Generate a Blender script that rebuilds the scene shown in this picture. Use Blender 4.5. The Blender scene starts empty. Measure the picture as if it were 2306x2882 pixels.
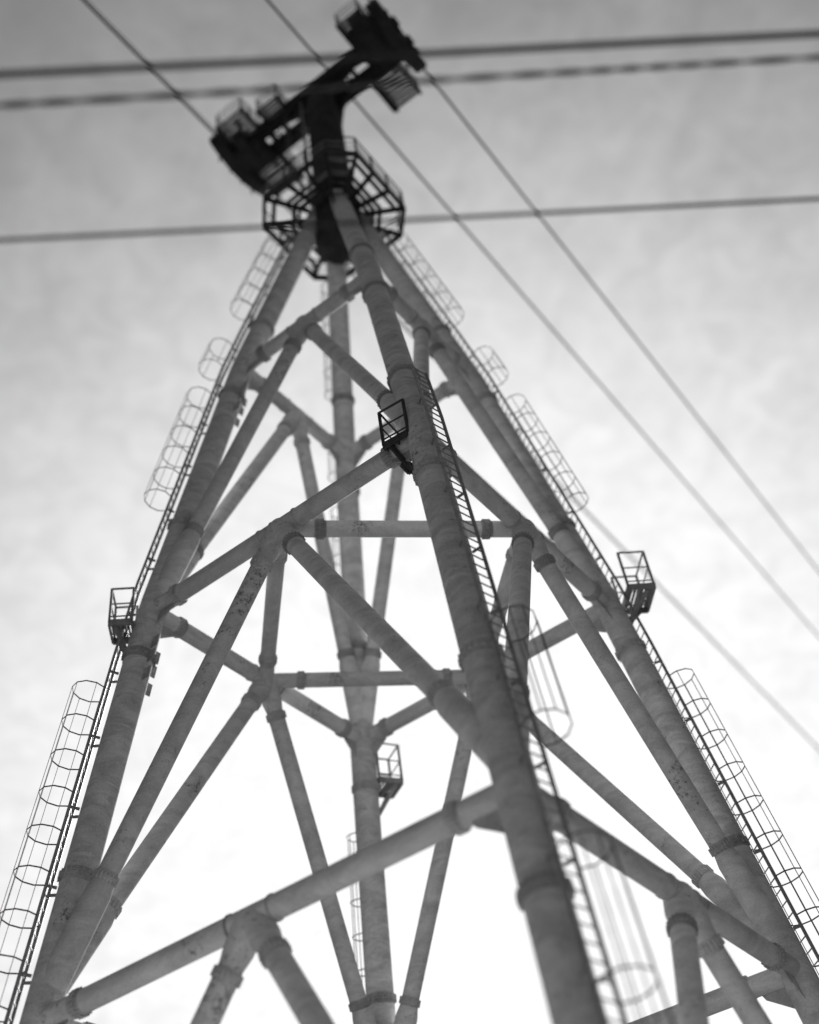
import bpy, bmesh, math, random
from mathutils import Vector, Matrix, Quaternion
random.seed(7)
C = bpy.context.scene.collection
SC = bpy.context.scene

# ------------------------------------------------------------------ camera, sky, sun, exposure
cam = bpy.data.cameras.new('camera')
cam_o = bpy.data.objects.new('camera', cam); C.objects.link(cam_o)
R = ((0.9820464458490689, -0.14616006073332122, -0.11925608932731029),
     (-0.019135825441520822, -0.7061169485591489, 0.7078366161355228),
     (-0.1876661886965343, -0.6928463694095163, -0.6962365330950171))      # rows: right, up, back
M = Matrix(R).transposed().to_4x4(); M.translation = Vector((-4.92, -22.94, 1.38))
cam_o.matrix_world = M
cam.sensor_fit = 'VERTICAL'; cam.sensor_height = 120.0; cam.sensor_width = 96.0
cam.lens = 120.0 * 3272.46 / 2882.0
cam.shift_x = -29.78 / 2882.0
cam.shift_y = -4.93 / 2882.0
cam.clip_start = 0.1; cam.clip_end = 5000
cam.dof.use_dof = True; cam.dof.focus_distance = 25.5; cam.dof.aperture_fstop = 0.5
SC.camera = cam_o

SUN_EL, SUN_AZ = 29.0, 16.0           # degrees; azimuth measured from +Y towards +X
world = bpy.data.worlds.new('World'); SC.world = world; world.use_nodes = True
nt = world.node_tree; nt.nodes.clear()
def wn(t, **k):
    n = nt.nodes.new(t)
    for a, b in k.items(): setattr(n, a, b)
    return n
out = wn('ShaderNodeOutputWorld'); bg = wn('ShaderNodeBackground'); sky = wn('ShaderNodeTexSky')
sky.sky_type = 'NISHITA'; sky.sun_disc = False
sky.sun_elevation = math.radians(SUN_EL); sky.sun_rotation = math.radians(SUN_AZ)
sky.air_density = 1.0; sky.dust_density = 6.0; sky.ozone_density = 1.0; sky.altitude = 300
bw = wn('ShaderNodeRGBToBW')
nt.links.new(sky.outputs['Color'], bw.inputs[0])
# thin broken cloud: noise laid on a flat layer overhead
tc = wn('ShaderNodeTexCoord'); sep = wn('ShaderNodeSeparateXYZ'); nt.links.new(tc.outputs['Generated'], sep.inputs[0])
zz = wn('ShaderNodeMath', operation='MAXIMUM'); zz.inputs[1].default_value = 0.0; nt.links.new(sep.outputs['Z'], zz.inputs[0])
za = wn('ShaderNodeMath', operation='ADD'); za.inputs[1].default_value = 0.25; nt.links.new(zz.outputs[0], za.inputs[0])
dx = wn('ShaderNodeMath', operation='DIVIDE'); nt.links.new(sep.outputs['X'], dx.inputs[0]); nt.links.new(za.outputs[0], dx.inputs[1])
dy = wn('ShaderNodeMath', operation='DIVIDE'); nt.links.new(sep.outputs['Y'], dy.inputs[0]); nt.links.new(za.outputs[0], dy.inputs[1])
cmb = wn('ShaderNodeCombineXYZ'); nt.links.new(dx.outputs[0], cmb.inputs[0]); nt.links.new(dy.outputs[0], cmb.inputs[1])
nz = wn('ShaderNodeTexNoise'); nz.inputs['Scale'].default_value = 12.0; nz.inputs['Detail'].default_value = 7.0
nz.inputs['Roughness'].default_value = 0.62; nz.inputs['Distortion'].default_value = 0.6
nt.links.new(cmb.outputs[0], nz.inputs['Vector'])
mr = wn('ShaderNodeMapRange'); mr.inputs['From Min'].default_value = 0.3; mr.inputs['From Max'].default_value = 0.7
mr.inputs['To Min'].default_value = 0.92; mr.inputs['To Max'].default_value = 1.1
nt.links.new(nz.outputs['Fac'], mr.inputs['Value'])
mul = wn('ShaderNodeMath', operation='MULTIPLY'); nt.links.new(bw.outputs[0], mul.inputs[0]); nt.links.new(mr.outputs[0], mul.inputs[1])
# a thin veil of high cloud evens out the glow round the sun: L -> L^1.6 / (L^1.6 + 14)
sq = wn('ShaderNodeMath', operation='POWER'); nt.links.new(mul.outputs[0], sq.inputs[0]); sq.inputs[1].default_value = 1.6
pl = wn('ShaderNodeMath', operation='ADD'); nt.links.new(sq.outputs[0], pl.inputs[0]); pl.inputs[1].default_value = 14.0
dv = wn('ShaderNodeMath', operation='DIVIDE'); nt.links.new(sq.outputs[0], dv.inputs[0]); nt.links.new(pl.outputs[0], dv.inputs[1])
veil = wn('ShaderNodeMath', operation='MULTIPLY'); nt.links.new(dv.outputs[0], veil.inputs[0]); veil.inputs[1].default_value = 7.3
n5 = wn('ShaderNodeTexNoise'); n5.inputs['Scale'].default_value = 30.0; n5.inputs['Detail'].default_value = 5.0
n5.inputs['Roughness'].default_value = 0.55; n5.inputs['Distortion'].default_value = 1.0
nt.links.new(cmb.outputs[0], n5.inputs['Vector'])
m5 = wn('ShaderNodeMapRange'); m5.inputs['From Min'].default_value = 0.3; m5.inputs['From Max'].default_value = 0.7
m5.inputs['To Min'].default_value = 0.86; m5.inputs['To Max'].default_value = 1.02
nt.links.new(n5.outputs['Fac'], m5.inputs['Value'])
mot = wn('ShaderNodeMath', operation='MULTIPLY'); nt.links.new(veil.outputs[0], mot.inputs[0]); nt.links.new(m5.outputs[0], mot.inputs[1])
nt.links.new(mot.outputs[0], bg.inputs['Color']); bg.inputs['Strength'].default_value = 0.1
nt.links.new(bg.outputs[0], out.inputs['Surface'])

sun = bpy.data.lights.new('sun', 'SUN'); sun.energy = 3.6; sun.angle = math.radians(14); sun.color = (1, 1, 1)
sun_o = bpy.data.objects.new('sun', sun); C.objects.link(sun_o)
sd = Vector((math.sin(math.radians(SUN_AZ)) * math.cos(math.radians(SUN_EL)),
             math.cos(math.radians(SUN_AZ)) * math.cos(math.radians(SUN_EL)), math.sin(math.radians(SUN_EL))))
sun_o.rotation_euler = sd.to_track_quat('Z', 'Y').to_euler()
sun_o.location = sd * 200
SC.view_settings.view_transform = 'Standard'; SC.view_settings.look = 'None'
SC.view_settings.gamma = 1.0; SC.view_settings.use_curve_mapping = False
SC.view_settings.exposure = 0.65

# ------------------------------------------------------------------ materials (the photograph is black and white)
def mat(name, g0, g1, rough=0.6, scale=1.5, bump=0.1, streak=False, metal=0.0, fine=30.0, spec=0.15, spots=0.0, var=0.12):
    m = bpy.data.materials.new(name); m.use_nodes = True
    t = m.node_tree; b = t.nodes['Principled BSDF']
    b.inputs['Specular IOR Level'].default_value = spec
    b.inputs['Roughness'].default_value = rough; b.inputs['Metallic'].default_value = metal
    tx = t.nodes.new('ShaderNodeTexCoord'); mp = t.nodes.new('ShaderNodeMapping')
    t.links.new(tx.outputs['Object'], mp.inputs[0])
    if streak: mp.inputs['Scale'].default_value = (1.0, 1.0, 2.6)
    n1 = t.nodes.new('ShaderNodeTexNoise'); n1.inputs['Scale'].default_value = scale; n1.inputs['Detail'].default_value = 8
    n1.inputs['Roughness'].default_value = 0.65; n1.inputs['Distortion'].default_value = 0.8 if streak else 0.2
    n2 = t.nodes.new('ShaderNodeTexNoise'); n2.inputs['Scale'].default_value = fine; n2.inputs['Detail'].default_value = 4
    t.links.new(mp.outputs[0], n1.inputs['Vector']); t.links.new(tx.outputs['Object'], n2.inputs['Vector'])
    r = t.nodes.new('ShaderNodeValToRGB')
    r.color_ramp.elements[0].position = 0.33; r.color_ramp.elements[0].color = (g0, g0, g0, 1)
    r.color_ramp.elements[1].position = 0.67; r.color_ramp.elements[1].color = (g1, g1, g1, 1)
    mx = t.nodes.new('ShaderNodeMix'); mx.data_type = 'FLOAT'; mx.inputs[0].default_value = 0.3
    t.links.new(n1.outputs['Fac'], mx.inputs[2]); t.links.new(n2.outputs['Fac'], mx.inputs[3])
    t.links.new(mx.outputs[0], r.inputs[0])
    # each piece has weathered a little differently; rust specks and chipped spots where asked for
    oi = t.nodes.new('ShaderNodeObjectInfo'); vr = t.nodes.new('ShaderNodeMapRange')
    vr.inputs['To Min'].default_value = 1 - var; vr.inputs['To Max'].default_value = 1 + var * .6
    t.links.new(oi.outputs['Random'], vr.inputs['Value'])
    cur = t.nodes.new('ShaderNodeMix'); cur.data_type = 'RGBA'; cur.blend_type = 'MULTIPLY'; cur.inputs[0].default_value = 1
    t.links.new(r.outputs[0], cur.inputs[6]); t.links.new(vr.outputs[0], cur.inputs[7]); col = cur.outputs[2]
    if spots:
        n3 = t.nodes.new('ShaderNodeTexNoise'); n3.inputs['Scale'].default_value = 9.0; n3.inputs['Detail'].default_value = 10; n3.inputs['Roughness'].default_value = 0.8
        n4 = t.nodes.new('ShaderNodeTexNoise'); n4.inputs['Scale'].default_value = 0.8; n4.inputs['Detail'].default_value = 3
        t.links.new(tx.outputs['Object'], n3.inputs['Vector']); t.links.new(tx.outputs['Object'], n4.inputs['Vector'])
        ad = t.nodes.new('ShaderNodeMath'); ad.operation = 'MULTIPLY_ADD'; ad.inputs[1].default_value = 0.6
        t.links.new(n4.outputs['Fac'], ad.inputs[0]); t.links.new(n3.outputs['Fac'], ad.inputs[2])
        th = t.nodes.new('ShaderNodeMapRange'); th.inputs['From Min'].default_value = 0.93; th.inputs['From Max'].default_value = 1.0
        t.links.new(ad.outputs[0], th.inputs['Value'])
        sf = t.nodes.new('ShaderNodeMath'); sf.operation = 'MULTIPLY'; sf.inputs[1].default_value = spots; t.links.new(th.outputs[0], sf.inputs[0])
        sp = t.nodes.new('ShaderNodeMix'); sp.data_type = 'RGBA'; sp.inputs[7].default_value = (g0 * .2, g0 * .2, g0 * .2, 1)
        t.links.new(sf.outputs[0], sp.inputs[0]); t.links.new(col, sp.inputs[6]); col = sp.outputs[2]
    t.links.new(col, b.inputs['Base Color'])
    if bump:
        bp = t.nodes.new('ShaderNodeBump'); bp.inputs['Strength'].default_value = bump; bp.inputs['Distance'].default_value = 0.02
        t.links.new(n2.outputs['Fac'], bp.inputs['Height']); t.links.new(bp.outputs[0], b.inputs['Normal'])
    return m
PAINT = mat('weathered_grey_paint', 0.38, 0.82, 0.85, 1.3, 0.3, streak=True, spots=.85, var=.08)
BRACE = mat('grey_paint', 0.44, 0.82, 0.85, 1.1, 0.25, streak=True, spots=.75, var=.15)
FLANGE = mat('flange_steel', 0.30, 0.64, 0.85, 2.5, 0.25, spots=.7, var=.3)
GALV = mat('galvanised_steel', 0.20, 0.42, 0.5, 4.0, 0.1, metal=0.3)
CAGE = mat('cage_steel', 0.10, 0.22, 0.8, 4.0, 0.1)
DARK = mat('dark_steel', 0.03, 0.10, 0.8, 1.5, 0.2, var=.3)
SLAT = mat('slat_steel', 0.18, 0.34, 0.6, 3.0, 0.1)
ROPE = mat('wire_rope', 0.05, 0.12, 0.8, 8.0, 0.0, spec=.05)
WIRE = mat('black_cable', 0.02, 0.05, 0.7, 5.0, 0.2)
CONC = mat('concrete', 0.25, 0.38, 0.85, 1.2, 0.4)
GRASS = mat('dark_grass', 0.025, 0.055, 0.95, 0.15, 0.6, fine=6.0)
BOUNCE = mat('pale_bounce_pad', 0.58, 0.76, 0.95, 0.6, 0.8, fine=14.0)  # pale tone of the added light-bouncing pad

# ------------------------------------------------------------------ helpers
WORLD_LOC = {}
def obj(name, me, material, parent=None, loc=(0, 0, 0), rot=None, kind=None):
    o = bpy.data.objects.new(name, me); C.objects.link(o)
    if material is not None and not me.materials: me.materials.append(material)
    l = Vector(loc); WORLD_LOC[o.name] = l.copy()
    if parent is not None:
        o.parent = parent; l = l - WORLD_LOC[parent.name]
    o.location = l
    if rot is not None: o.rotation_mode = 'QUATERNION'; o.rotation_quaternion = rot
    if kind: o['kind'] = kind
    return o
def empty(name, loc, label, cat, group=None):
    o = bpy.data.objects.new(name, None); C.objects.link(o); o.location = loc; WORLD_LOC[o.name] = Vector(loc)
    o.empty_display_size = 0.5; o['label'] = label; o['category'] = cat
    if group: o['group'] = group
    return o
def to_mesh(bm, name, smooth=True):
    me = bpy.data.meshes.new(name); bm.normal_update(); bm.to_mesh(me); bm.free()
    if smooth:
        for p in me.polygons: p.use_smooth = True
        try: me.set_sharp_from_angle(angle=math.radians(40))
        except Exception: pass
    return me
def frame(d):
    d = d.normalized(); a = Vector((0, 0, 1)) if abs(d.z) < 0.95 else Vector((1, 0, 0))
    u = d.cross(a).normalized(); return u, d.cross(u).normalized()
def sweep(bm, pts, radii, n=24, cap=True):
    """round tube along a polyline, one ring per point"""
    pts = [Vector(p) for p in pts]
    if not isinstance(radii, (list, tuple)): radii = [radii] * len(pts)
    rings = []; u = None
    for i, p in enumerate(pts):
        d = (pts[min(i + 1, len(pts) - 1)] - pts[max(i - 1, 0)]).normalized()
        if u is None: u, v = frame(d)
        else:
            u = (u - d * u.dot(d)).normalized(); v = d.cross(u).normalized()
        rings.append([bm.verts.new(p + (u * math.cos(2 * math.pi * k / n) + v * math.sin(2 * math.pi * k / n)) * radii[i]) for k in range(n)])
    for a, b in zip(rings[:-1], rings[1:]):
        for k in range(n): bm.faces.new((a[k], a[(k + 1) % n], b[(k + 1) % n], b[k]))
    if cap:
        bm.faces.new(list(reversed(rings[0]))); bm.faces.new(rings[-1])
def box(bm, c, ax, ay, az, sx, sy, sz):
    c = Vector(c); vs = []
    for i in (-.5, .5):
        for j in (-.5, .5):
            for k in (-.5, .5): vs.append(bm.verts.new(c + ax * sx * i + ay * sy * j + az * sz * k))
    for f in ((0, 1, 3, 2), (4, 6, 7, 5), (0, 4, 5, 1), (2, 3, 7, 6), (0, 2, 6, 4), (1, 5, 7, 3)):
        bm.faces.new([vs[q] for q in f])
def bar(bm, a, b, w, h, up=Vector((0, 0, 1))):
    """rectangular bar from a to b; h measured towards up"""
    a, b = Vector(a), Vector(b); d = (b - a); L = d.length; d.normalize()
    s = d.cross(up)
    if s.length < 1e-3: s = d.cross(Vector((1, 0, 0)))
    s.normalize(); t = s.cross(d)
    box(bm, (a + b) / 2, d, s, t, L, w, h)
def tube_obj(name, a, b, r, m, parent, n=10):
    a, b = Vector(a), Vector(b); bm = bmesh.new(); sweep(bm, [Vector(), b - a], r, n)
    return obj(name, to_mesh(bm, name), m, parent, a)
def bar_obj(name, a, b, w, h, m, parent, up=Vector((0, 0, 1))):
    a, b = Vector(a), Vector(b); bm = bmesh.new(); bar(bm, Vector(), b - a, w, h, up)
    return obj(name, to_mesh(bm, name, False), m, parent, a)
def zrot(d): return Vector(d).normalized().to_track_quat('Z', 'Y')
_fl = {}
def flange(parent, p, d, r):
    """bolted pair of rings round a tube of radius r"""
    key = round(r, 3)
    if key not in _fl:
        bm = bmesh.new(); n = 32; t = 0.04
        prof = [(r * 0.99, -0.16), (r * 1.05, -t - .015), (r * 1.17, -t), (r * 1.17, -0.008), (r * 1.12, -0.006), (r * 1.12, 0.006), (r * 1.17, 0.008), (r * 1.17, t), (r * 1.05, t + .015), (r * 0.99, 0.16)]
        rings = [[bm.verts.new((q * math.cos(2 * math.pi * k / n), q * math.sin(2 * math.pi * k / n), z)) for k in range(n)] for q, z in prof]
        for a, b in zip(rings[:-1], rings[1:]):
            for k in range(n): bm.faces.new((a[k], a[(k + 1) % n], b[(k + 1) % n], b[k]))
        nb = 20
        for k in range(nb):
            a = 2 * math.pi * k / nb; c = Vector((math.cos(a), math.sin(a), 0)) * r * 1.13
            sweep(bm, [c + Vector((0, 0, -t - .05)), c + Vector((0, 0, t + .05))], 0.022, 6)
        _fl[key] = to_mesh(bm, 'flange')
    return obj('flange', _fl[key], FLANGE, parent, p, zrot(d))

# ------------------------------------------------------------------ ground
bm = bmesh.new()
for x, y in ((-1500, -1500), (1500, -1500), (1500, 1500), (-1500, 1500)): bm.verts.new((x, y, 0))
bm.faces.new(bm.verts[:]); g = obj('ground', to_mesh(bm, 'ground', False), GRASS, kind='structure')
bm = bmesh.new(); vs = []  # unseen pale pad, added to bounce light up onto the lower pylon
for k in range(64):
    a = 2 * math.pi * k / 64; rr = 14 + 1.6 * math.sin(3 * a + 1) + random.uniform(-.6, .6)
    vs.append(bm.verts.new((-6 + rr * math.cos(a), -13 + rr * math.sin(a), 0.004)))
bm.faces.new(vs); obj('bounce_pad', to_mesh(bm, 'bounce_pad', False), BOUNCE, kind='structure')

# ------------------------------------------------------------------ the pylon; drawn in modules of S metres, z = 0 at the middle ring
S, ZG = 6.0, -3.46
def W(x, y, z): return Vector((x * S, y * S, (z - ZG) * S))
def WA(a, c, z):      # a: along the cross-arm, c: along the ropes
    q = math.sqrt(.5); return W((a + c) * q, (c - a) * q, z)
zA, zC, sA, sC, zTop = 1.6462, -1.6828, 0.6053, 1.2804, 3.45
asp = 0.0208
DIR = {'F': (0., -1.), 'B': (0., 1.), 'L': (-math.cos(asp), math.sin(asp)), 'R': (math.cos(asp), -math.sin(asp))}
ZS = [(ZG, sC + (sC - 1) / (-zC) * (zC - ZG)), (zC, sC), (0., 1.), (zA, sA), (3.6, -0.0054)]
def half(z):
    for (z0, s0), (z1, s1) in zip(ZS[:-1], ZS[1:]):
        if z <= z1: return s0 + (s1 - s0) * (z - z0) / (z1 - z0)
    return 0.0
def LP(k, z): s = half(z); return W(DIR[k][0] * s, DIR[k][1] * s, z)
def LD(k, z): return (LP(k, z + .05) - LP(k, z - .05)).normalized()
RL, RB = 0.059 * S, 0.0375 * S

pylon = empty('cable_car_pylon', (0, 0, 0), 'tall four-legged pylon of grey steel tubes carrying the ropeway cables on its cross-arm', 'pylon')
LEGNAME = {'F': 'leg nearest the camera, right of the middle', 'L': 'left leg', 'R': 'right leg', 'B': 'rear leg'}
legs = {}
for k in 'FLRB':
    zs = [ZG, -2.8, -2.2, zC - .06, zC + .06, -1.1, -.5, -.05, .05, .5, 1.1, zA - .05, zA + .05, 2.2, 2.8, 3.1, zTop]
    pts = [LP(k, z) for z in zs]; bm = bmesh.new(); o0 = pts[0]
    sweep(bm, [p - o0 for p in pts], RL, 40)
    leg = obj('leg', to_mesh(bm, 'leg'), PAINT, pylon, o0); leg['label'] = LEGNAME[k]; legs[k] = leg
    for z in (-2.0, -1.2, -.25, .48, 1.41, 2.0): flange(leg, LP(k, z), LD(k, z), RL)
    # weld beads round the tube
    for z in (-2.6, -.85, -.6, .15, .8, 1.1, 2.3, 2.6):
        c = LP(k, z); d = LD(k, z) * 0.02; bm = bmesh.new()
        sweep(bm, [-d, Vector(), d], [RL * .998, RL * 1.012, RL * .998], 40, False)
        obj('weld_bead', to_mesh(bm, 'weld_bead'), PAINT, leg, c)
    bm = bmesh.new(); box(bm, (0, 0, 0.2), Vector((1, 0, 0)), Vector((0, 1, 0)), Vector((0, 0, 1)), 2.4, 2.4, 0.8)
    obj('footing', to_mesh(bm, 'footing', False), CONC, pylon, o0)

def member(name, a, b, r, fl, m=BRACE, taper0=None, taper1=None):
    """round member from a to b with flanges at the distances fl (from a if >0, from b if <0)"""
    a, b = Vector(a), Vector(b); d = b - a; L = d.length; d.normalize()
    bm = bmesh.new(); P = [Vector(), d * L]; rr = [r, r]
    if taper0: P = [Vector(), d * taper0, d * (taper0 + .25), d * (L - taper1), d * (L - taper1 + .3), d * L]; rr = [r * 1.28, r * 1.22, r, r, r * 1.25, r * 1.35]
    sweep(bm, P, rr, 28)
    o = obj(name, to_mesh(bm, name), m, pylon, a)
    for f in fl:
        p = a + d * f if f > 0 else b + d * f
        flange(o, p, d, r)
    return o
LV = {'A': zA, 'B': 0.0, 'C': zC}
MID = {}
for l in 'ABC':
    for k1, k2 in ('LF', 'LB', 'FR', 'BR'):
        a, b = LP(k1, LV[l]), LP(k2, LV[l])
        MID[l + k1 + k2] = (a + b) / 2; d_ = (b - a).normalized()
        e = 0.15 * S if l != 'C' else 0.19 * S
        rbm = member('ring_beam', a, b, RB, (e, -e))
        for t_ in (-1, 1):
            bm = bmesh.new(); sweep(bm, [d_ * -.03, d_ * -.02, d_ * .02, d_ * .03], [RB * .99, RB * 1.1, RB * 1.1, RB * .99], 28, False)
            obj('stiffener_ring', to_mesh(bm, 'stiffener_ring'), FLANGE, rbm, (a + b) / 2 + d_ * t_ * (.52 + random.uniform(-.05, .05)))
for p1, p2 in (('LF', 'FR'), ('LB', 'BR'), ('LF', 'LB'), ('FR', 'BR')):
    member('cross_beam', MID['B' + p1], MID['B' + p2], RB * .92, (0.16 * S, -0.16 * S))
for l, zn in (('A', 0.02), ('B', zC + .06), ('C', ZG)):
    for pr in ('LF', 'LB', 'FR', 'BR'):
        for k in pr:
            foot = LP(k, zn + (0.0 if l == 'C' else .02))
            member('brace', MID[l + pr], foot, RB, (0.17 * S, -0.40 * S), taper0=0.1 * S, taper1=.39 * S)
# gusset plates under the ring corners
for l in 'ABC':
    for k in 'FLRB':
        z = LV[l]; p = LP(k, z); inw = Vector((-DIR[k][0], -DIR[k][1], 0))
        for sgn in (-1, 1):
            t = (inw + Vector((-inw.y, inw.x, 0)) * sgn * 1.0).normalized()
            ld = -LD(k, z); nrm = t.cross(ld).normalized()          # triangular web plate between leg and ring beam
            T = [Vector(), t * (RL + .62), t * (RL + .5) + ld * .34, t * RL * .6 + ld * .8, ld * .85]
            bm = bmesh.new(); f = [[bm.verts.new(q + nrm * e) for q in T] for e in (-.02, .02)]
            bm.faces.new(f[0]); bm.faces.new(list(reversed(f[1])))
            for i in range(5): bm.faces.new((f[0][i], f[1][i], f[1][(i + 1) % 5], f[0][(i + 1) % 5]))
            bmesh.ops.recalc_face_normals(bm, faces=bm.faces[:])
            obj('gusset', to_mesh(bm, 'gusset', False), FLANGE, legs[k], p)
            if k == 'L':
                for zz_ in (-.2, -.27, -.36):
                    bm = bmesh.new(); box(bm, t * (RL + .06), t, LD(k, zz_), t.cross(LD(k, zz_)), .3, .34, .03)
                    obj('fin', to_mesh(bm, 'fin', False), FLANGE, legs[k], LP(k, LV[l] + zz_))

# head drum, mast
bm = bmesh.new()
prof = [(2.86, .10), (2.9, .15), (3.25, .155), (3.36, .128), (4.0, .121), (4.55, .118), (4.72, .118)]
sweep(bm, [Vector((0, 0, (z - 2.86) * S)) for z, r in prof], [r * S for z, r in prof], 48)
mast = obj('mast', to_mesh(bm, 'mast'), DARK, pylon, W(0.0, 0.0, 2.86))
for z in (3.42,):
    flange(mast, W(0, 0, z), (0, 0, 1), .122 * S)
    
# ------------------------------------------------------------------ ladders with safety cages
LAD_W, HOOP_R = 0.036, 0.07
rung_budget = [285]
def rung_mesh(L):
    bm = bmesh.new(); sweep(bm, [Vector((0, 0, -L / 2)), Vector((0, 0, L / 2))], 0.016, 6); return to_mesh(bm, 'rung')
RUNG = rung_mesh(2 * LAD_W * S)
def hoop_mesh():
    bm = bmesh.new(); n = 9; pts = []
    # in local XY: X = outwards, Y = across; opens at the stiles
    r = HOOP_R * S; c = math.sqrt(r * r - (LAD_W * S) ** 2)
    a0 = math.atan2(LAD_W * S, -c)
    for i in range(n + 1):
        a = a0 - (2 * a0) * i / n; pts.append(Vector((c + r * math.cos(a), r * math.sin(a), 0)))
    for p, q in zip(pts[:-1], pts[1:]):
        d = (q - p).normalized(); bar(bm, p - d * .004, q + d * .004, 0.01, 0.03)
    return to_mesh(bm, 'cage_hoop', False), pts
HOOP, HPTS = hoop_mesh()
def ladder(pos, outd, zlo, zhi, off, groups, step, indiv, parent=pylon):
    """pos(z) gives the axis of what carries the ladder; outd: horizontal direction it faces"""
    out = Vector((outd[0], outd[1], 0)).normalized()
    axis = lambda z: (pos(z + .02) - pos(z - .02)).normalized()
    def fr(z):
        d = axis(z); o = (out - d * out.dot(d)).normalized(); return d, o, d.cross(o).normalized()
    base = lambda z: pos(z) + fr(z)[1] * off * S
    n = max(2, int((zhi - zlo) / .35)); zs = [zlo + (zhi - zlo) * i / n for i in range(n + 1)]
    p0 = base(zlo); lad = bpy.data.objects.new('ladder', None)
    bm = bmesh.new()
    for sgn in (-1, 1):
        P = [base(z) + fr(z)[2] * LAD_W * S * sgn - p0 for z in zs]
        for a, b in zip(P[:-1], P[1:]): bar(bm, a, b, 0.035, 0.07, fr(zlo)[1])
    lad = obj('ladder', to_mesh(bm, 'ladder', False), GALV, parent, p0)
    z = zlo + .03; rest = bmesh.new()
    while z < zhi:
        d, o, s = fr(z)
        if indiv(z) and rung_budget[0] > 0:
            obj('rung', RUNG, GALV, lad, base(z), zrot(s)); rung_budget[0] -= 1
        else:
            sweep(rest, [base(z) - s * LAD_W * S - p0, base(z) + s * LAD_W * S - p0], 0.016, 5)
        z += .047 / axis(z).z * .95
    if rest.verts: obj('rungs', to_mesh(rest, 'rungs'), GALV, lad, p0, kind='stuff')
    else: rest.free()
    z = zlo + .15                                   # stand-off brackets back to the tube
    while z < zhi:
        d, o, s = fr(z); inn = off - (.058 if parent is pylon else .11)
        for sgn in (-1, 1):
            bm = bmesh.new(); bar(bm, Vector(), -s * LAD_W * S * sgn * .3 - o * inn * S, 0.03, 0.06, d)
            obj('bracket', to_mesh(bm, 'bracket', False), GALV, lad, base(z) + s * LAD_W * S * sgn)
        z += .3
    for g0, g1 in groups:
        m = max(1, round((g1 - g0) / step)); hz = [g0 + (g1 - g0) * i / m for i in range(m + 1)]
        for z in hz:
            d, o, s = fr(z); rot = Matrix((o, s, d)).transposed().to_quaternion()
            obj('cage_hoop', HOOP, CAGE, lad, base(z), rot)
        for i in (1, 3, 4, 5, 6, 8):
            q = HPTS[i]
            f = lambda z: base(z) + fr(z)[1] * q.x + fr(z)[2] * q.y
            P = [f(z) for z in hz]; bm = bmesh.new()
            for a, b in zip(P[:-1], P[1:]): bar(bm, a - P[0], b - P[0], 0.022, 0.01, fr(g0)[1])
            obj('cage_bar', to_mesh(bm, 'cage_bar', False), CAGE, lad, P[0])
    return lad
GRP = [(-2.9, -.43), (.63, 1.37), (1.60, 1.77), (2.13, 2.9)]
ladder(lambda z: LP('L', z), DIR['L'], -3.2, 3.05, .092, GRP, .15, lambda z: -1.5 < z < 2.6)
ladder(lambda z: LP('R', z), DIR['R'], -3.2, 3.05, .088, GRP, .15, lambda z: -1.4 < z < 2.6)
ladder(lambda z: LP('F', z), (.47, -.88), -3.3, .42, .09, [(-3.0, -1.98), (-1.6, -1.2)], .38, lambda z: -2.7 < z < .4)
ladder(lambda z: LP('B', z), (-.12, 1), -3.2, 3.05, .09, GRP, .15, lambda z: False)
ladder(lambda z: W(0, 0, z), (-.8, .25), 3.25, 4.75, .15, [(3.75, 4.6)], .15, lambda z: False, parent=pylon)

# rest platforms beside the ladders at the middle ring
def rest_platform(k, z, out, n0, n1, side, wid, GALV=GALV, SLAT=SLAT, H=1.25):
    """deck reaching from n0 to n1 (modules) along out, wid wide, with a guard rail"""
    o = Vector((out[0], out[1], 0)).normalized(); s = Vector((-o.y, o.x, 0)); c = LP(k, z)
    base = c + o * n0 * S + s * side * S; L = (n1 - n0) * S; w = wid * S; up = Vector((0, 0, 1))
    bm = bmesh.new()
    for t in (-.5, .5): bar(bm, s * w * t, s * w * t + o * L, .06, .18)
    for f in (0.0, .5, 1.0): bar(bm, o * L * f - s * w * .5, o * L * f + s * w * .5, .06, .16)
    dk = obj('rest_platform', to_mesh(bm, 'rest_platform', False), GALV, pylon, base)
    ns = 7
    for i in range(ns):
        f = (i + .5) / ns
        bar_obj('deck_slat', base + o * L * f - s * w * .48 + up * .11, base + o * L * f + s * w * .48 + up * .11, L / ns * .62, .03, SLAT, dk)
    co = [base - s * w * .5, base - s * w * .5 + o * L, base + s * w * .5 + o * L, base + s * w * .5]
    for p in co: bar_obj('railing_post', p, p + up * H, .06, .06, GALV, dk, o)
    for h in (H, H * .55, .2):
        for p, q in zip(co[:-1], co[1:]): tube_obj('rail', p + up * h, q + up * h, .028 if h == H else .02, GALV, dk, 8)
    for t in (-.5, .5):
        a = base + o * L * .8 + s * w * t * .9; b = c + o * (.058 * S) + s * side * S * .5 - up * (.16 * S)
        bar_obj('strut', a, b, .08, .1, GALV, dk)
    return dk
rest_platform('R', .035, (1, -.1), .095, .215, 0.0, .17)
rest_platform('L', -.10, (-1, .1), .055, .145, 0.0, .12, H=1.1)
rest_platform('F', .0, (-.75, .65), .03, .14, -.035, .17, DARK, DARK, 1.15)
rest_platform('B', -.22, (1, .25), .055, .175, 0.02, .13)

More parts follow.
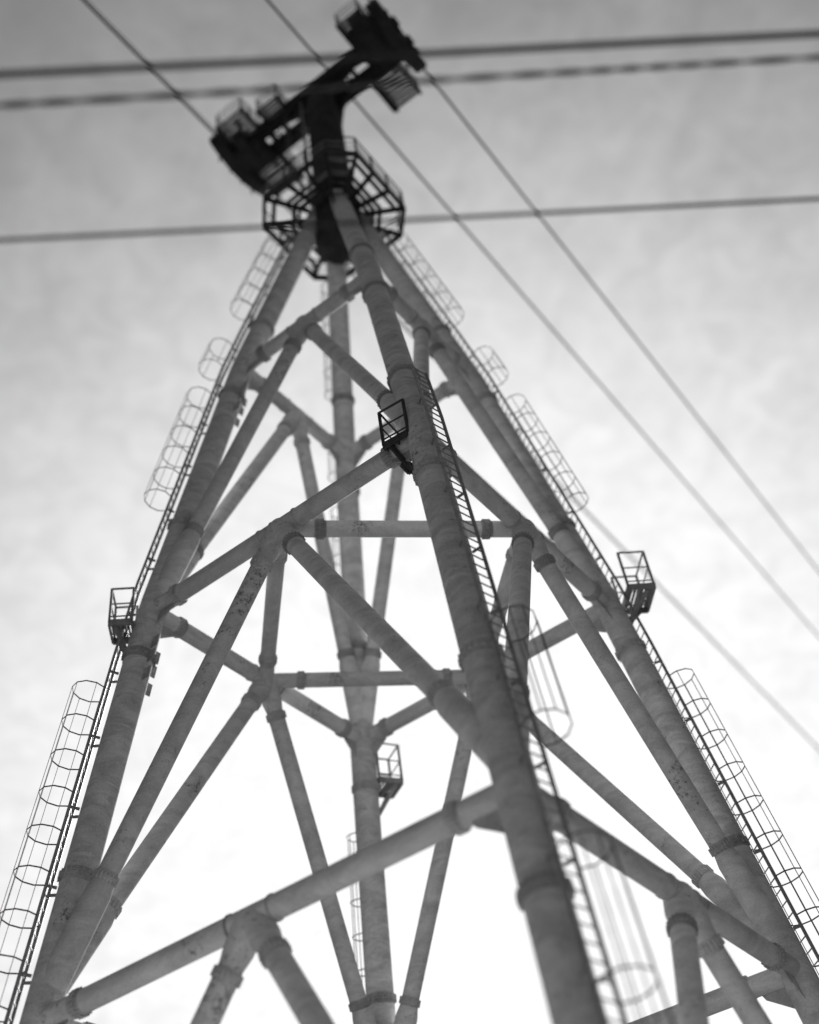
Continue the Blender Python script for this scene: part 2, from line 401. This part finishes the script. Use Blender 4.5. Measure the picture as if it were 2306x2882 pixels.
# ------------------------------------------------------------------ gallery round the mast head
up = Vector((0, 0, 1)); zg = 3.18
OCT = [(.075, -.445), (.41, -.105), (.415, .085), (.07, .44), (-.105, .44), (-.45, .085), (-.455, -.105), (-.11, -.445)]
outer = [W(x, y, zg) for x, y in OCT]; inner = [W(x * .5 - .01, y * .5, zg) for x, y in OCT]
cen = W(0, 0, zg)
bm = bmesh.new()
for P, w, h in ((outer, .12, .34), (inner, .1, .3)):
    for p, q in zip(P, P[1:] + P[:1]):
        d = (q - p).normalized(); bar(bm, p - cen - d * .03, q - cen + d * .03, w, h * .7)
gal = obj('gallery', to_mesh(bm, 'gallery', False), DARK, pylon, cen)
nseg = 8
for i in range(8):
    p, q, a, b = outer[i], outer[(i + 1) % 8], inner[i], inner[(i + 1) % 8]
    L = (q - p).length; m = 3 if L > 2 else 1
    for j in range(m):
        f = j / m
        bar_obj('joist', (a + (b - a) * f) * 1.0 + (cen - (a + (b - a) * f)) * .25, p + (q - p) * f, .1, .22, DARK, gal)
    # grating planks parallel to the edge, with open gaps
    for j in range(4):
        t = .14 + .7 * j / 3.6
        x0, x1 = a + (p - a) * t, b + (q - b) * t
        if (i, j) in ((0, 2), (1, 2), (1, 3), (2, 1), (4, 2), (5, 1), (5, 2), (6, 2), (6, 3), (3, 3), (7, 2)): continue
        bar_obj('plank', x0 + up * .19, x1 + up * .19, .16, .035, SLAT if j % 2 else DARK, gal)
    H = 1.12
    m2 = 3 if L > 2 else 1
    for j in range(m2):
        c0 = p + (q - p) * j / m2; bar_obj('railing_post', c0 + up * .1, c0 + up * (H + .1), .07, .05, DARK, gal, (q - p).normalized())
    for h in (H, .72, .38): tube_obj('rail', p + up * (h + .1), q + up * (h + .1), .03 if h == H else .02, GALV if h != H else DARK, gal, 8)
    # raking struts from the drum
    if i in (0, 2, 3, 5, 7):
        dr = (p - cen); dr.z = 0; dr.normalize()
        bar_obj('strut', cen + dr * .15 * S - up * .22 * S, p - dr * .35, .1, .1, DARK, gal)

# ------------------------------------------------------------------ cross-arm, saddles, catwalks
za = 4.8
bm = bmesh.new(); org = WA(0, 0, za)
def rel(a, c, z): return WA(a, c, z) - org
for c in (-.085, .085):
    for dz, w, h in ((.055, .46, .07), (-.055, .46, .07)): bar(bm, rel(-.83, c, za + dz), rel(.76, c, za + dz), w, h)
    bar(bm, rel(-.825, c, za), rel(.755, c, za), .3, .56)
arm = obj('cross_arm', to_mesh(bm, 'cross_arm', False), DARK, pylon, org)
for a in (-.8, -.62, -.46, -.34, -.2, .2, .3, .44, .6, .72):
    bar_obj('diaphragm', WA(a, -.065, za), WA(a, .065, za), .12, .5, DARK, arm)
for a0, a1 in ((-.46, -.34), (.2, .3)):
    bar_obj('lacing', WA(a0, -.06, za - .03), WA(a1, .06, za - .03), .06, .06, DARK, arm)
    bar_obj('lacing', WA(a0, .06, za - .035), WA(a1, -.06, za - .035), .06, .06, DARK, arm)
for c in (-.088, .088):                        # haunches from mast to arm
    for s in (-1, 1):
        bm = bmesh.new(); P = [(s * .1, 4.36), (s * .135, 4.56), (s * .2, 4.68), (s * .3, 4.735), (s * .1, 4.735)]
        f = [[bm.verts.new(rel(a, c * .6 + e, z)) for a, z in P] for e in (-.012, .012)]
        bm.faces.new(f[0]); bm.faces.new(list(reversed(f[1])))
        for i in range(5): bm.faces.new((f[0][i], f[1][i], f[1][(i + 1) % 5], f[0][(i + 1) % 5]))
        bmesh.ops.recalc_face_normals(bm, faces=bm.faces[:])
        obj('haunch', to_mesh(bm, 'haunch', False), DARK, arm, org)
def saddle(a, c0, c1, zr, wid, dep, sag):
    """curved rope shoe lying along the ropes"""
    n = 14; bm = bmesh.new(); o = WA(a, 0, zr); prev = None
    for i in range(n + 1):
        t = i / n; c = c0 + (c1 - c0) * t; k = 1 - (2 * t - 1) ** 2
        zt = zr - sag * (1 - k); zb = zt - dep * (.35 + .65 * k)
        ring = [WA(a + e, c, z) - o for e, z in ((-wid / 2, zb), (wid / 2, zb), (wid / 2, zt), (wid * .2, zt), (wid * .12, zt - .012), (-wid * .12, zt - .012), (-wid * .2, zt), (-wid / 2, zt))]
        ring = [bm.verts.new(p) for p in ring]
        if prev:
            for j in range(8): bm.faces.new((prev[j], prev[(j + 1) % 8], ring[(j + 1) % 8], ring[j]))
        else: bm.faces.new(list(reversed(ring)))
        prev = ring
    bm.faces.new(prev); bmesh.ops.recalc_face_normals(bm, faces=bm.faces[:])
    sd_ = obj('rope_saddle', to_mesh(bm, 'rope_saddle', False), DARK, pylon, o)
    for t in (.2, .4, .6, .8):
        c = c0 + (c1 - c0) * t
        for s in (-1, 1):
            bar_obj('rib', WA(a + s * (wid / 2 + .006), c, zr - .012), WA(a + s * (wid / 2 + .006), c, zr - dep), .05, .07, DARK, sd_, Vector((.7, -.7, 0)))
    return sd_
saddle(-.80, -.27, .31, 4.885, .09, .19, .018)
saddle(-.65, -.2, .14, 4.86, .09, .17, .014)
saddle(.69, -.30, .30, 4.885, .09, .17, .018)
saddle(.55, -.32, .12, 4.86, .11, .17, .014)
saddle(.14, -.09, .09, 4.885, .035, .05, .008)
def carrier(a0, a1, c0, c1, z0, z1):
    o = WA((a0 + a1) / 2, (c0 + c1) / 2, (z0 + z1) / 2); x = (WA(1, 0, 0) - WA(0, 0, 0)).normalized(); y = (WA(0, 1, 0) - WA(0, 0, 0)).normalized()
    bm = bmesh.new(); box(bm, Vector(), x, y, Vector((0, 0, 1)), (a1 - a0) * S, (c1 - c0) * S, (z1 - z0) * S)
    bmesh.ops.bevel(bm, geom=bm.edges[:], offset=.12, segments=2, affect='EDGES')
    return obj('saddle_carrier', to_mesh(bm, 'saddle_carrier', False), DARK, arm, o)
carrier(-.775, -.52, -.115, .112, 4.70, 4.83)
carrier(.43, .66, -.26, .11, 4.715, 4.83)
# haul-rope rollers under the saddles
for a in (-.62, .52, .14):
    for c in ((-.2, -.1, 0.02, .12, .22) if a != .14 else (-.07, 0.0, .07)):
        bm = bmesh.new(); x = (WA(1, 0, 0) - WA(0, 0, 0)).normalized()
        sweep(bm, [x * -.09, x * -.06, x * 0, x * .06, x * .09], [.2, .2, .15, .2, .2], 16)
        obj('roller', to_mesh(bm, 'roller'), DARK, arm, WA(a, c, 4.9 if a != .14 else 4.86))
def catwalk(a0, a1, c0, c1, z, nsl, rails):
    """slatted inspection platform; slats run along the arm"""
    o = WA((a0 + a1) / 2, (c0 + c1) / 2, z); bm = bmesh.new()
    for a in (a0, a1): bar(bm, WA(a, c0, z) - o, WA(a, c1, z) - o, .12, .2)
    cw = obj('catwalk', to_mesh(bm, 'catwalk', False), DARK, pylon, o)
    for i in range(nsl):
        c = c0 + (c1 - c0) * (i + .5) / nsl
        bar_obj('deck_slat', WA(a0 + .006, c, z + .016), WA(a1 - .006, c, z + .016), abs(c1 - c0) * S / nsl * .78, .035, SLAT, cw)
    H = 1.1
    for a in rails:
        for f in (0.03, .5, .97):
            c = c0 + (c1 - c0) * f; p = WA(a, c, z); bar_obj('railing_post', p, p + up * H, .05, .05, DARK, cw, Vector((.7, .7, 0)))
        for h in (H, .75, .4): tube_obj('rail', WA(a, c0, z) + up * h, WA(a, c1, z) + up * h, .026, DARK, cw, 8)
    for f in (0.0, 1.0):
        c = c0 + (c1 - c0) * f
        if abs(c) > .2:
            for h in (H, .75, .4): tube_obj('rail', WA(a0, c, z) + up * h, WA(a1, c, z) + up * h, .022, GALV, cw, 8)
    # hangers up to the arm
    for a in (a0, a1):
        cn = c0 if abs(c0) < abs(c1) else c1
        bar_obj('hanger', WA(a, cn, z), WA(a, math.copysign(.09, cn), za - .02), .1, .14, DARK, cw)
    return cw
catwalk(-.735, -.49, .13, .37, 4.74, 7, (-.735, -.49))
catwalk(-.72, -.49, -.12, -.33, 4.78, 6, (-.72, -.49))
catwalk(-.41, -.235, -.10, -.24, 4.78, 5, (-.41, -.235))
catwalk(.375, .585, .13, .42, 4.78, 7, (.375, .585))
catwalk(.42, .60, -.12, -.34, 4.80, 6, (.42, .60))
bar_obj('walkway_beam', WA(-.5, .09, 4.78), WA(-.53, .42, 4.7), .16, .2, DARK, arm)
bar_obj('walkway_beam', WA(.355, .09, 4.78), WA(.355, .41, 4.78), .12, .16, DARK, arm)

# ------------------------------------------------------------------ ropes
def rope(name, pts, r, m, label, cat, group, n=8, strands=0, pitch=.35):
    o = Vector(pts[len(pts) // 2]); bm = bmesh.new()
    if strands:
        P = [Vector(p) for p in pts]
        for s in range(strands):
            Q = []
            for p, q in zip(P[:-1], P[1:]):
                L = (q - p).length; k = max(2, int(L / (pitch / 6))); u, v = frame(q - p)
                for i in range(k):
                    x_ = p.x * 1.0 + (q - p).x * i / k; a = 2 * math.pi * (x_ / pitch) + 1.3 * math.sin(x_ * 1.7) + .9 * math.sin(x_ * .63 + 1) + 2 * math.pi * s / strands
                    Q.append(p + (q - p) * i / k + (u * math.cos(a) + v * math.sin(a)) * r * .55)
            sweep(bm, [q - o for q in Q], r * .6, 6)
    else: sweep(bm, [Vector(p) - o for p in pts], r, n)
    ob = obj(name, to_mesh(bm, name), m, None, o); ob['label'] = label; ob['category'] = cat
    if group: ob['group'] = group
    return ob
def rpts(a0, z0, sagk=0.00055, da=0.0):
    P = []
    for c in (-40, -28, -18, -10, -5, -2.5, -1, -.3, 0, .3, 1, 2.5, 5, 10, 18, 28, 40):
        P.append(WA(a0 + da * c, c, z0 + 0.02 * 0 - sagk * c * c * 0 + (0.0)))
    return P
RG = 'ropeway cables over the cross-arm'
rope('track_cable', rpts(-.80, 4.884), .055, ROPE, 'steel ropeway cable on the saddle at the left end of the cross-arm', 'cable', RG)
rope('track_cable', rpts(-.788, 4.91), .022, ROPE, 'thinner ropeway cable running close beside the cable at the left arm end', 'cable', RG)
rope('haul_cable', rpts(.15, 4.9, da=.006), .055, ROPE, 'ropeway cable crossing the middle of the cross-arm, just right of the mast', 'cable', RG)
rope('track_cable', rpts(.69, 4.885), .055, ROPE, 'ropeway cable leaving the right end of the cross-arm, upper of those at right', 'cable', RG)

# ------------------------------------------------------------------ overhead wires near the camera
def span(p, q, ext=55, sag=0.0):
    p, q = Vector(p), Vector(q); d = (q - p).normalized(); m = (p + q) / 2
    return [m + d * t + Vector((0, 0, .0004 * (t * t))) for t in range(-ext, ext + 1, 5)]
WG = 'overhead wires passing in front of the pylon'
rope('overhead_wire', span((-6.52, -16.98, 14), (1.5, -18.15, 14)), .042, WIRE, 'thick dark overhead wire, topmost of the blurred ones across the pylon head', 'wire', WG)
rope('overhead_wire', span((-6.54, -16.63, 14), (1.5, -17.86, 14)), .034, WIRE, 'twisted overhead wire close below the thick topmost wire', 'wire', WG, strands=2, pitch=.9)
rope('overhead_wire', span((-6.65, -14.9, 14), (2.31, -16.09, 14)), .026, WIRE, 'thin overhead wire crossing the pylon at the height of its gallery', 'wire', WG)
